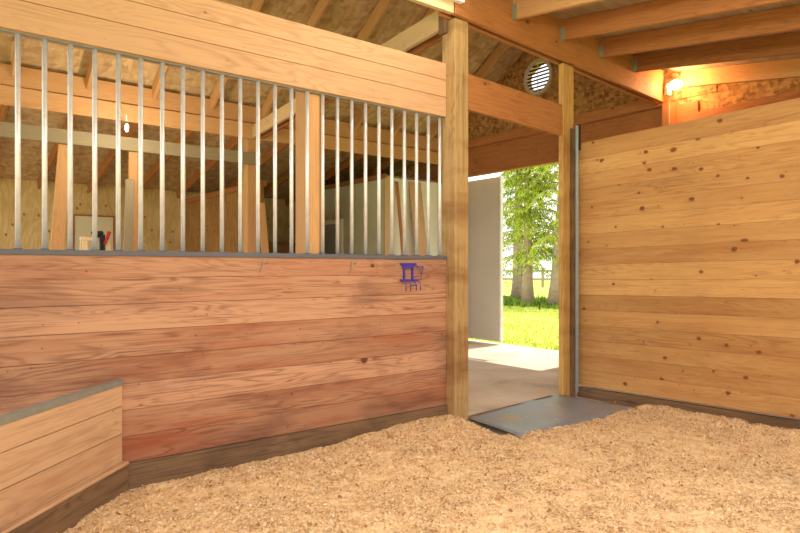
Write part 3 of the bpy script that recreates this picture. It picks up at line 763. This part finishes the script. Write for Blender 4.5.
# ------------------------------------------------------------------ outdoors
def conifer(x, y, h, r, label, crown0, seed, spread=2.6, lean=(0, 0), dens=1.0, bright=.5):
    q = random.Random(seed); e = empty('conifer_tree', (x, y, -.06)); tag(e, label, 'tree', 'conifers on the lawn')
    mb = MB(); pts = [(lean[0] * t * h, lean[1] * t * h, t * h) for t in [k / 8 for k in range(9)]]
    mb.tube(pts, [r * 1.25] + [r * (1 - .085 * k) for k in range(1, 9)], 14); mb.build('trunk', M['bark'], e, 0, True)
    mb = MB(); br = MB(); z = crown0
    while z < h * .97:
        nbr = int(5 * dens) + 1; L = spread * (1 - .75 * (z - crown0) / (h - crown0)) * q.uniform(.8, 1.1)
        for k in range(nbr):
            a = q.uniform(0, 6.283); ll = L * q.uniform(.7, 1.1); c = Vector((lean[0] * z, lean[1] * z, z)); prev = c
            dirh = Vector((math.cos(a), math.sin(a), 0)); steps = 9; path = [c]
            for s in range(1, steps + 1):
                t = s / steps; path.append(c + dirh * (ll * t) + Vector((0, 0, .16 * ll * math.sin(t * 2.2) - .42 * ll * t * t)))
            br.tube(path[::3], [.028, .018, .012, .006], 5)
            for s in range(2, steps + 1):
                p0, p1 = path[s - 1], path[s]
                for m_ in range(int(42 * dens)):
                    p = p0.lerp(p1, q.random()); side = dirh.cross(Vector((0, 0, 1))) * q.uniform(-.42, .42) * (1 - .4 * s / steps)
                    p = p + side + Vector((0, 0, q.uniform(-.06, .03) - abs(side.length) * .4))
                    ln = q.uniform(.08, .22); wd = q.uniform(.010, .022)
                    dd = (side.normalized() * .5 + dirh * q.uniform(0, .6) + Vector((0, 0, -q.uniform(.4, 1.2)))).normalized()
                    sd = dd.cross(Vector((q.uniform(-1, 1), q.uniform(-1, 1), q.uniform(-.3, .3)))).normalized()
                    mb.face([p, p + dd * ln * .5 + sd * wd, p + dd * ln, p + dd * ln * .5 - sd * wd], [(0, 0)] * 4, min(1, max(0, q.gauss(bright, .38))))
        z += q.uniform(.22, .38)
    br.build('branches', M['bark'], e, 0, True); mb.build('foliage', M['needles'], e)
conifer(19.4, 16.9, 7, .26, 'darker conifer standing left of and behind the other trees outside', 1.2, 3, 1.9, dens=.34, bright=.3)
conifer(17.15, 14.5, 7.2, .20, 'middle conifer with drooping bright green boughs outside the exit', 1.75, 5, 2.0, dens=.75, bright=.7)
conifer(17.3, 13.45, 7.2, .22, 'conifer with a leaning pinkish trunk nearest the right door post', 2.3, 11, 2.5, lean=(.045, -.05), dens=.65, bright=.85)
# undergrowth strip
b = MB(); q = random.Random(3)
for i in range(9000):
    x = 18.2 + q.gauss(0, .9); y = q.uniform(11, 21); h = q.uniform(.02, .16); a = q.uniform(0, 3.14)
    w = .05; dx, dy_ = math.cos(a) * w, math.sin(a) * w
    b.face([(x - dx, y - dy_, -.06), (x + dx, y + dy_, -.06), (x + q.uniform(-.06, .06), y, h)], [(0, 0)] * 3, q.uniform(.0, .5))
tag(b.build('undergrowth', M['needles']), 'low rough undergrowth around the feet of the trees outside', 'undergrowth', kind='stuff')
b = MB(); q = random.Random(8)
for i in range(26000):
    x = 7.75 + (q.random() ** 1.4) * 10.5; y = 3 + q.random() * 17
    if x * .59 - y > 3 or abs(y - x * .82) > 4.5: continue
    h = q.uniform(.02, .075); a = q.uniform(0, 3.14); w = .012
    dx, dy_ = math.cos(a) * w, math.sin(a) * w
    b.face([(x - dx, y - dy_, -.062), (x + dx, y + dy_, -.062), (x + q.uniform(-.03, .03), y + q.uniform(-.03, .03), -.06 + h)], [(0, 0)] * 3, q.uniform(.5, 1))
tag(b.build('lawn_grass', M['needles']), 'sunlit yellow green lawn outside the barn exit', 'grass', kind='stuff')
# far fence
e = empty('field_fence', (32, 27, 0)); tag(e, 'dark rail fence far across the lawn', 'fence')
f0 = Vector((27, 36, -.06)); f1 = Vector((38, 20, -.06)); dF = (f1 - f0)
for k in range(8):
    mb = MB(); p = f0 + dF * (k / 7); mb.box(p.x - .07, p.x + .07, p.y - .07, p.y + .07, -.06, 1.25, 'z'); child(mb, 'post', M['greywood'], e)
for zz in (.5, 1.05):
    mb = MB(); mb.board(f0 + Vector((0, 0, zz)), dF, (0, 0, 1), dF.length, .13, .04); child(mb, 'rail', M['greywood'], e)

# ------------------------------------------------------------------ light
w = bpy.data.worlds.new('sky'); scene.world = w; w.use_nodes = True
bg = w.node_tree.nodes['Background']; bg.inputs[0].default_value = (1.0, .985, .96, 1); bg.inputs[1].default_value = 1.75
sun = bpy.data.lights.new('sun', 'SUN'); sun.energy = 4.5; sun.angle = .01; sun.color = (1, .93, .80)
so = bpy.data.objects.new('sun', sun); COL.objects.link(so)
d = Vector((-.50, -.05, -1.0)); so.rotation_euler = d.to_track_quat('-Z', 'Y').to_euler()
lp = bpy.data.lights.new('lamp_glow', 'POINT'); lp.energy = 18; lp.color = (1, .42, .15); lp.shadow_soft_size = .05
lo = bpy.data.objects.new('lamp_glow', lp); COL.objects.link(lo); lo.location = (7.03, 3.66, LZ)

lp = bpy.data.lights.new('bulb_light', 'POINT'); lp.energy = 34; lp.color = (1, .84, .60); lp.shadow_soft_size = .04
lo = bpy.data.objects.new('bulb_light', lp); COL.objects.link(lo); lo.location = (1.96, 7.15, 2.72)

# ------------------------------------------------------------------ camera
cam = bpy.data.cameras.new('camera'); co = bpy.data.objects.new('camera', cam); COL.objects.link(co)
co.location = (0, 0, 1.25); co.rotation_euler = (math.radians(90), 0, -math.atan2(.618, .786))
cam.sensor_width = 36; cam.lens = 622 / 800 * 36; cam.shift_y = 1.5 / 800; cam.clip_end = 200
scene.camera = co
vs = scene.view_settings; vs.view_transform = 'Standard'; vs.look = 'None'; vs.gamma = 1; vs.exposure = 0.15
try: vs.use_curve_mapping = False
except Exception: pass
